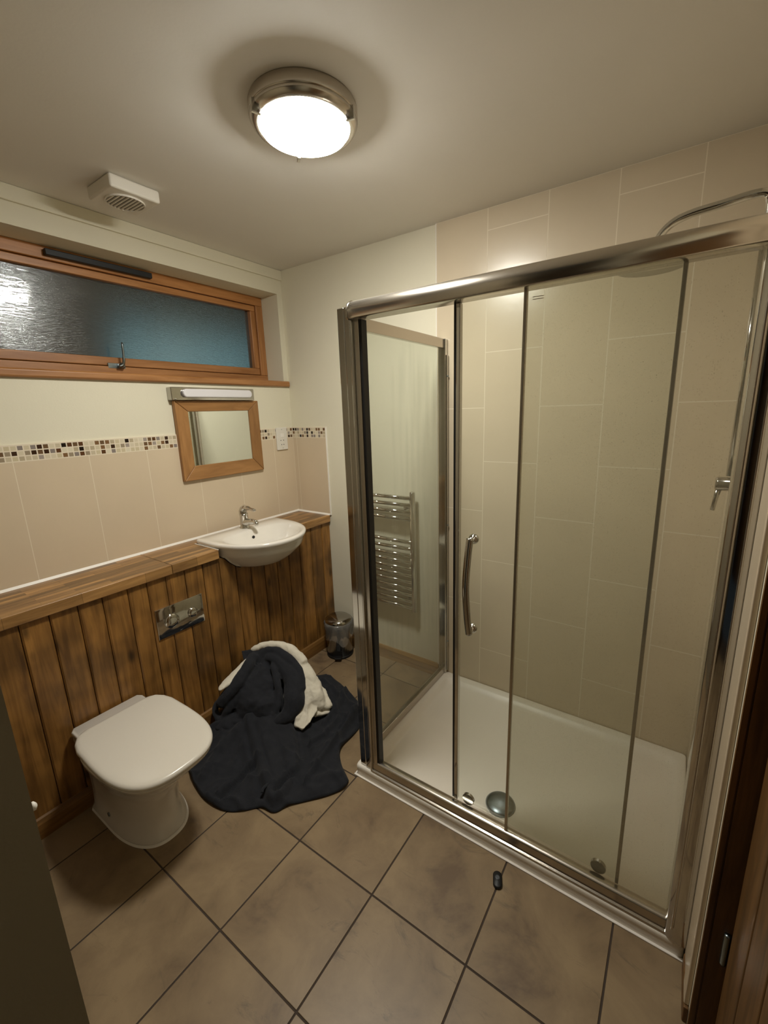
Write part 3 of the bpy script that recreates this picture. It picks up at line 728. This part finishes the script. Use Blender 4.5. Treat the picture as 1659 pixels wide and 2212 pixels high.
# sliding door, inner plane, pushed part open
sd_ = bpy.data.objects.new('sliding_door', None); C.objects.link(sd_); sd_.parent = se; sd_.location = (.12, .02, 0)
DX0, DX1 = 1.583, 2.147
def sp(n, b_, m, **kw): return obj(n, b_, m, sd_, **kw)
sp('door_pane', bx(DX0+.01, DX1-.008, -.783, -.777, Z0+.05, 1.864), 'glass_clear')
sp('leading_seal', bx(DX0-.008, DX0-.001, -.786, -.774, Z0+.048, 1.862), 'black')
sp('leading_edge', bx(DX0, DX0+.014, -.790, -.770, Z0+.045, 1.862), 'chrome', bevel=.003)
sp('trailing_edge', bx(DX1-.010, DX1, -.790, -.772, Z0+.045, 1.862), 'darkchrome', bevel=.002)
for x in (DX0+.052, DX1-.060):
    bm = lathe(B(), [(.021, -.002), (.023, .0), (.023, .010), (.020, .013), (.016, .010), (.013, .010)], (x, -.776, Z0+.055), 'y', 24)
    box(bm, x-.020, x+.020, -.766, -.761, Z0+.051, Z0+.059)
    sp('roller', bm, 'darkchrome', smooth=False)
hx = 1.648
for z in (1.150, .835):
    sp('handle_rose', lathe(B(), [(.017, 0), (.017, -.006), (.012, -.012), (.009, -.014), (.009, -.034)], (hx, -.783, z), 'y', 24), 'chrome', smooth=True)
sp('handle', tube(B(), smoothpts([(hx, -.815, 1.158), (hx-.002, -.826, 1.10), (hx-.003, -.838, 1.00), (hx-.002, -.826, .89), (hx, -.815, .827)], 6), .0115, 16), 'darkchrome', smooth=True)
# small printed safety mark on the fixed pane
obj('safety_mark', bx(1.812, 1.840, -.8075, -.8065, 1.838, 1.8395), mat('etched_mark', 'b09c86', .6), se)
obj('safety_mark', bx(1.812, 1.840, -.8075, -.8065, 1.832, 1.8335), mat('etched_mark', 'b09c86', .6), se)

# ================================================================ SHOWER FITTINGS
sh = thing('shower_mixer', 'chrome shower valve, riser and overhead rose on the right wall', 'shower', (W-.01, -.40, 1.30))
vx = W-.01
obj('valve', lathe(B(), [(.034, 0), (.034, -.006), (.021, -.012), (.021, -.050), (.017, -.056)], (vx, -.40, 1.315), 'x', 28), 'darkchrome', sh, smooth=True)
obj('valve_lever', tube(B(), [(vx-.045, -.40, 1.305), (vx-.05, -.402, 1.27), (vx-.054, -.405, 1.232)], [.009, .007, .006], 10), 'darkchrome', sh, smooth=True)
obj('riser', tube(B(), [(vx-.022, -.40, 1.34), (vx-.022, -.40, 2.02)], .011, 14), 'chrome', sh, smooth=True)
obj('arm', tube(B(), smoothpts([(vx-.022, -.40, 2.02), (vx-.024, -.40, 2.08), (2.27, -.40, 2.094), (2.20, -.40, 2.088), (2.13, -.40, 2.082), (2.085, -.40, 2.068), (2.057, -.40, 2.04), (2.045, -.40, 2.00), (2.043, -.40, 1.985)], 5), .011, 14), 'chrome', sh, smooth=True)
obj('rose', lathe(B(), [(.012, .030), (.016, .018), (.05, .010), (.098, .004), (.100, 0), (.096, -.004), (.002, -.005)], (2.043, -.40, 1.962), n=40), 'darkchrome', sh, smooth=True)

# ================================================================ DRESSING GOWN AND TOWEL ON THE FLOOR
from mathutils import noise
def at(px, py, z):
    """point of height z seen at a pixel of the photograph: turned once into room coordinates"""
    r = R @ Vector(((px-829.5-PX)/FPX, -(py-1106-PY)/FPX, -1)); t = (z - 1.56051)/r.z
    return Vector((2.17915+r.x*t, -2.01549+r.y*t, z))
def polyl(pts, t):
    d = [0]
    for a, b_ in zip(pts, pts[1:]): d.append(d[-1]+(b_-a).length)
    s = t*d[-1]
    for i in range(len(pts)-1):
        if s <= d[i+1]+1e-9: return pts[i].lerp(pts[i+1], (s-d[i])/max(d[i+1]-d[i], 1e-9))
    return pts[-1].copy()
f0 = lambda x, y: at(x, y, 0)
bk = smoothpts([(.34,-.95,0),(.335,-.72,0),(.38,-.52,0),f0(705,1458)], 6)
fr_ = smoothpts([f0(418,1695),f0(440,1728),f0(478,1752),f0(520,1755),f0(562,1747),f0(592,1758),f0(628,1742),f0(700,1724),f0(742,1707),f0(754,1690)], 6)
lf = smoothpts([(.34,-.95,0),(.36,-1.12,0),f0(405,1650),f0(418,1695)], 6)
rt = [f0(705,1458)]+smoothpts([f0(735,1478),f0(790,1540),f0(772,1580),f0(738,1618),f0(737,1650),f0(754,1690)], 6)
def segd(p, poly):
    best = 9
    for a, b_ in zip(poly, poly[1:]):
        ab = b_-a; t = max(0, min(1, (p-a).dot(ab)/max(ab.dot(ab), 1e-9))); best = min(best, (p-(a+ab*t)).length)
    return best
def inside(p, poly):
    c = False; n = len(poly)
    for i in range(n):
        a, b_ = poly[i], poly[(i+1) % n]
        if (a.y > p.y) != (b_.y > p.y) and p.x < (b_.x-a.x)*(p.y-a.y)/(b_.y-a.y)+a.x: c = not c
    return c
F = lambda *q: [f0(*p) for p in q]
ridges = [(F((770,1545),(730,1600),(690,1650),(660,1692)), .016, .030), (F((748,1500),(720,1550),(700,1575)), .014, .022), (F((730,1560),(700,1600),(668,1615)), .013, .018),
          (F((557,1652),(515,1690),(474,1726)), .012, .016), (F((520,1600),(470,1640),(440,1690)), .02, .016), (F((500,1580),(450,1600),(425,1630)), .018, .02),
          (F((690,1690),(735,1680)), .02, .010), (F((700,1480),(760,1530)), .014, .012)]
vall = [(F((752,1560),(718,1612),(680,1660),(650,1700)), .010, -.022), (F((551,1668),(510,1704),(478,1735)), .008, -.012), (F((633,1682),(612,1705),(598,1725)), .008, -.03), (F((660,1600),(668,1640),(655,1690)), .011, -.02)]
sleeve = F((530,1585),(548,1640),(566,1704),(576,1738),(590,1750),(606,1742),(623,1722),(634,1690),(648,1664),(645,1620),(634,1575))
stripe = [F((556,1600),(578,1660),(592,1705)), F((600,1590),(612,1640),(618,1680))]
n_, m_ = 110, 110; V = []
for j in range(m_):
    v = j/(m_-1)
    for i in range(n_):
        u = i/(n_-1)
        p = (1-v)*polyl(bk, u)+v*polyl(fr_, u)+(1-u)*polyl(lf, v)+u*polyl(rt, v)-((1-u)*(1-v)*bk[0]+u*(1-v)*bk[-1]+(1-u)*v*fr_[0]+u*v*fr_[-1])
        p.z = 0; q = p.copy()
        edge = min(u, v, 1-u, 1-v)*1.0; e_ = min(1, edge/.035)
        z = .012 + .016*(noise.noise(q*6+Vector((0,0,3)))+.5) + .008*noise.noise(q*15)
        rg = 1-abs(noise.noise(q*5.5+Vector((4,0,7))))*2; z += .014*max(0, rg)**5
        rg = 1-abs(noise.noise(q*9+Vector((1,5,2))))*2; z += .007*max(0, rg)**5
        for pl_, wd, h in ridges+vall: z += 1.5*h*math.exp(-(segd(q, pl_)/wd)**2)
        ds = segd(q, sleeve+[sleeve[0]]); sg = 1 if inside(q, sleeve) else -1; t = max(0, min(1, (sg*ds+.006)/.018)); z += .030*t*t*(3-2*t)
        if sg > 0:
            for s_ in stripe: z -= .012*math.exp(-(segd(q, s_)/.007)**2)
        z += .10*math.exp(-(((q.x-.50)/.17)**2+((q.y+.82)/.2)**2))
        p.z = max(.010, z)*(.35+.65*math.sin(e_*PI/2)); V.append(p)
gown = thing('dressing_gown', 'charcoal towelling dressing gown heaped on the floor beside the toilet', 'dressing gown', (.62, -.85, 0))
bm = B(); vs_ = [bm.verts.new(p) for p in V]
for j in range(m_-1):
    for i in range(n_-1): bm.faces.new((vs_[j*n_+i], vs_[j*n_+i+1], vs_[(j+1)*n_+i+1], vs_[(j+1)*n_+i]))
o = obj('skirt', bm, 'robe', gown, smooth=True)
md = o.modifiers.new('solid', 'SOLIDIFY'); md.thickness = .005; md.offset = -1

def ell(bm, c, r, seed=0, amp=.15):
    b2 = bmesh.ops.create_icosphere(bm, subdivisions=3, radius=1)
    for v in b2['verts']:
        k = 1+amp*noise.noise(v.co*2+Vector((seed, 0, 0))); v.co = Vector((c[0]+v.co.x*r[0]*k, c[1]+v.co.y*r[1]*k, c[2]+v.co.z*r[2]*k))
def roll(bm, pts, k=5, n=14, flat=1.0):
    P3 = smoothpts([at(a, b_, z) for a, b_, z, r in pts], k); rs = []
    rr_ = [p[3] for p in pts]
    for i in range(len(P3)):
        t = i/k; a = min(int(t), len(rr_)-2) if len(rr_) > 1 else 0; u = min(t-a, 1); u = u*u*(3-2*u); rs.append(rr_[a]*(1-u)+rr_[a+1]*u)
    P3 = [P3[0]-(P3[1]-P3[0]).normalized()*rs[0]*.6]+P3+[P3[-1]+(P3[-1]-P3[-2]).normalized()*rs[-1]*.6]; rs = [rs[0]*.45]+rs+[rs[-1]*.45]
    tube(bm, P3, rs, n, flat=flat)
def fuse(o, vox, smooth, disp, dscale, seed=0):
    md = o.modifiers.new('remesh', 'REMESH'); md.mode = 'VOXEL'; md.voxel_size = vox; md.use_smooth_shade = True
    md = o.modifiers.new('smooth', 'SMOOTH'); md.factor = .5; md.iterations = smooth
    tx = bpy.data.textures.new('folds', 'CLOUDS'); tx.noise_scale = dscale; tx.noise_depth = 2
    md = o.modifiers.new('folds', 'DISPLACE'); md.texture = tx; md.strength = disp; md.mid_level = .5; md.texture_coords = 'LOCAL'

bm = B()
ell(bm, (.475, -.80, .10), (.115, .150, .14), 3); ell(bm, (.45, -.79, .155), (.095, .125, .115), 8); ell(bm, (.425, -.94, .05), (.085, .10, .055), 9); ell(bm, (.56, -.83, .09), (.07, .09, .10), 2)
roll(bm, [(578,1420,.29,.030), (600,1425,.28,.042), (630,1460,.22,.052), (636,1510,.15,.055), (622,1545,.10,.040), (592,1566,.07,.028), (560,1577,.055,.017), (535,1574,.06,.013), (526,1565,.075,.010), (534,1558,.08,.008)], flat=.9)
roll(bm, [(575,1425,.27,.035), (568,1465,.21,.045), (575,1510,.14,.05), (580,1545,.09,.035)])
roll(bm, [(548,1418,.30,.026), (535,1442,.28,.030), (516,1470,.245,.034), (494,1498,.20,.032), (477,1520,.155,.026)])
roll(bm, [(540,1450,.22,.026), (520,1490,.17,.030), (505,1520,.13,.026)])
roll(bm, [(472,1514,.13,.013), (465,1532,.105,.014), (470,1550,.085,.015), (490,1560,.075,.015), (515,1550,.09,.016), (538,1528,.12,.016), (553,1500,.15,.015), (562,1470,.19,.014)])
roll(bm, [(600,1450,.23,.013), (590,1480,.19,.014), (578,1500,.17,.014), (586,1525,.14,.013)])
roll(bm, [(548,1515,.13,.018), (540,1540,.10,.022), (550,1556,.08,.020)])
roll(bm, [(562,1436,.275,.014), (550,1478,.222,.017), (533,1518,.155,.018), (518,1552,.085,.016)])
roll(bm, [(588,1436,.275,.015), (600,1478,.21,.018), (598,1528,.13,.019), (580,1562,.075,.014)])
roll(bm, [(612,1430,.28,.012), (632,1476,.215,.014), (632,1520,.145,.014)])
roll(bm, [(548,1462,.235,.018), (522,1490,.195,.020), (500,1522,.145,.020), (484,1548,.09,.016)])
roll(bm, [(488,1556,.085,.014), (520,1562,.075,.016), (545,1568,.065,.016)])
roll(bm, [(560,1408,.31,.016), (590,1405,.32,.022), (620,1420,.295,.028), (645,1450,.24,.026), (652,1490,.18,.022)])
# collar flap turned over at the top
def slab(bm, q, th):
    q = [at(*p) for p in q]; nrm = (q[1]-q[0]).cross(q[2]-q[0]).normalized()*th*.5
    a = [bm.verts.new(p+nrm) for p in q]; c = [bm.verts.new(p-nrm) for p in q]; n = len(q)
    bm.faces.new(a); bm.faces.new(c[::-1])
    for i in range(n): bm.faces.new((a[i], c[i], c[(i+1) % n], a[(i+1) % n]))
slab(bm, [(521,1406,.315), (548,1402,.325), (572,1410,.315), (574,1424,.285), (560,1430,.275), (552,1436,.265), (528,1432,.275)], .010)
roll(bm, [(528,1432,.275,.007), (540,1433,.27,.007), (552,1438,.262,.008), (562,1428,.272,.008), (574,1422,.28,.008)])
o = obj('heaped_top', bm, 'robe', gown, smooth=True); fuse(o, .005, 4, .012, .06)
# belt end lying on the skirt
bt = B(); tube(bt, smoothpts([at(588,1684,.052), at(578,1694,.056), at(568,1704,.054), at(566,1712,.048)], 5), [.007]*16, 10, flat=.6); obj('belt', bt, 'robe', gown, smooth=True)

tw = thing('towel', 'white bath towel crumpled under the charcoal dressing gown', 'towel', (.68, -.66, .05))
bm = B()
roll(bm, [(630,1420,.27,.030), (655,1450,.22,.045), (672,1480,.16,.050), (682,1505,.12,.045), (692,1525,.08,.030)])
roll(bm, [(655,1470,.19,.036), (662,1510,.125,.030), (660,1530,.10,.022)])
slab(bm, [(646,1495,.165), (684,1500,.125), (684,1535,.085), (670,1560,.062), (653,1577,.05), (636,1570,.057), (640,1535,.105)], .020)
slab(bm, [(670,1460,.185), (702,1490,.12), (717,1525,.065), (708,1533,.055), (688,1530,.08), (674,1500,.13)], .020)
slab(bm, [(668,1515,.105), (702,1520,.062), (713,1541,.035), (692,1547,.045), (670,1545,.08)], .018)
roll(bm, [(684,1478,.145,.010), (694,1505,.105,.010), (700,1528,.07,.008)])
roll(bm, [(662,1520,.12,.009), (663,1545,.085,.008), (656,1566,.062,.006)])
roll(bm, [(546,1405,.318,.014), (560,1397,.335,.017), (582,1393,.34,.019), (606,1394,.335,.023), (634,1408,.31,.028), (654,1432,.26,.032)])
roll(bm, [(660,1440,.22,.012), (672,1465,.19,.013), (668,1490,.16,.012), (676,1515,.12,.012)])
ell(bm, (.62, -.68, .09), (.085, .075, .10), 5)
o = obj('fabric', bm, 'towel', tw, smooth=True); fuse(o, .0045, 3, .016, .05)
bm = B()
roll(bm, [(545,1418,.285,.018), (527,1438,.275,.024), (508,1458,.262,.028), (492,1473,.250,.026), (480,1484,.242,.018), (475,1490,.238,.010)], flat=.6)
o = obj('towel_corner', bm, 'towel', tw, smooth=True); fuse(o, .004, 4, .006, .05)

# ================================================================ SMALL THINGS
kf = thing('key_fob', 'small black oval fob lying on a floor tile by the shower', 'fob', (1.806, -.912, 0))
dv = Vector((.36, -.93, 0)).normalized(); pv = Vector((-dv.y, dv.x, 0)); kc = Vector((1.806, -.912, 0))
def stad(hl, r, z):
    out = []
    for i in range(24):
        a = 2*PI*i/24; p = kc + dv*(math.cos(a)*r + math.copysign(hl, math.cos(a))) + pv*(math.sin(a)*r); out.append((p.x, p.y, z))
    return out
obj('body', loft(B(), [stad(.013, .013, 0), stad(.013, .0150, .003), stad(.013, .0150, .008), stad(.012, .012, .011)]), 'black', kf, smooth=True)
obj('button', lathe(B(), [(.0075, 0), (.0075, .0015), (.005, .002)], (kc.x-.002, kc.y+.004, .0105), n=18), mat('grey_button', '4a4d52', .4), kf)

hk = thing('wall_hook', 'tiny white peg on the near wall corner at the left edge', 'hook', (1.385, YN, .986))
obj('peg', lathe(B(), [(.007, 0), (.007, .004), (.004, .006), (.002, .007)], (1.392, YN, .972), 'y', 16), 'wplastic', hk, smooth=True)
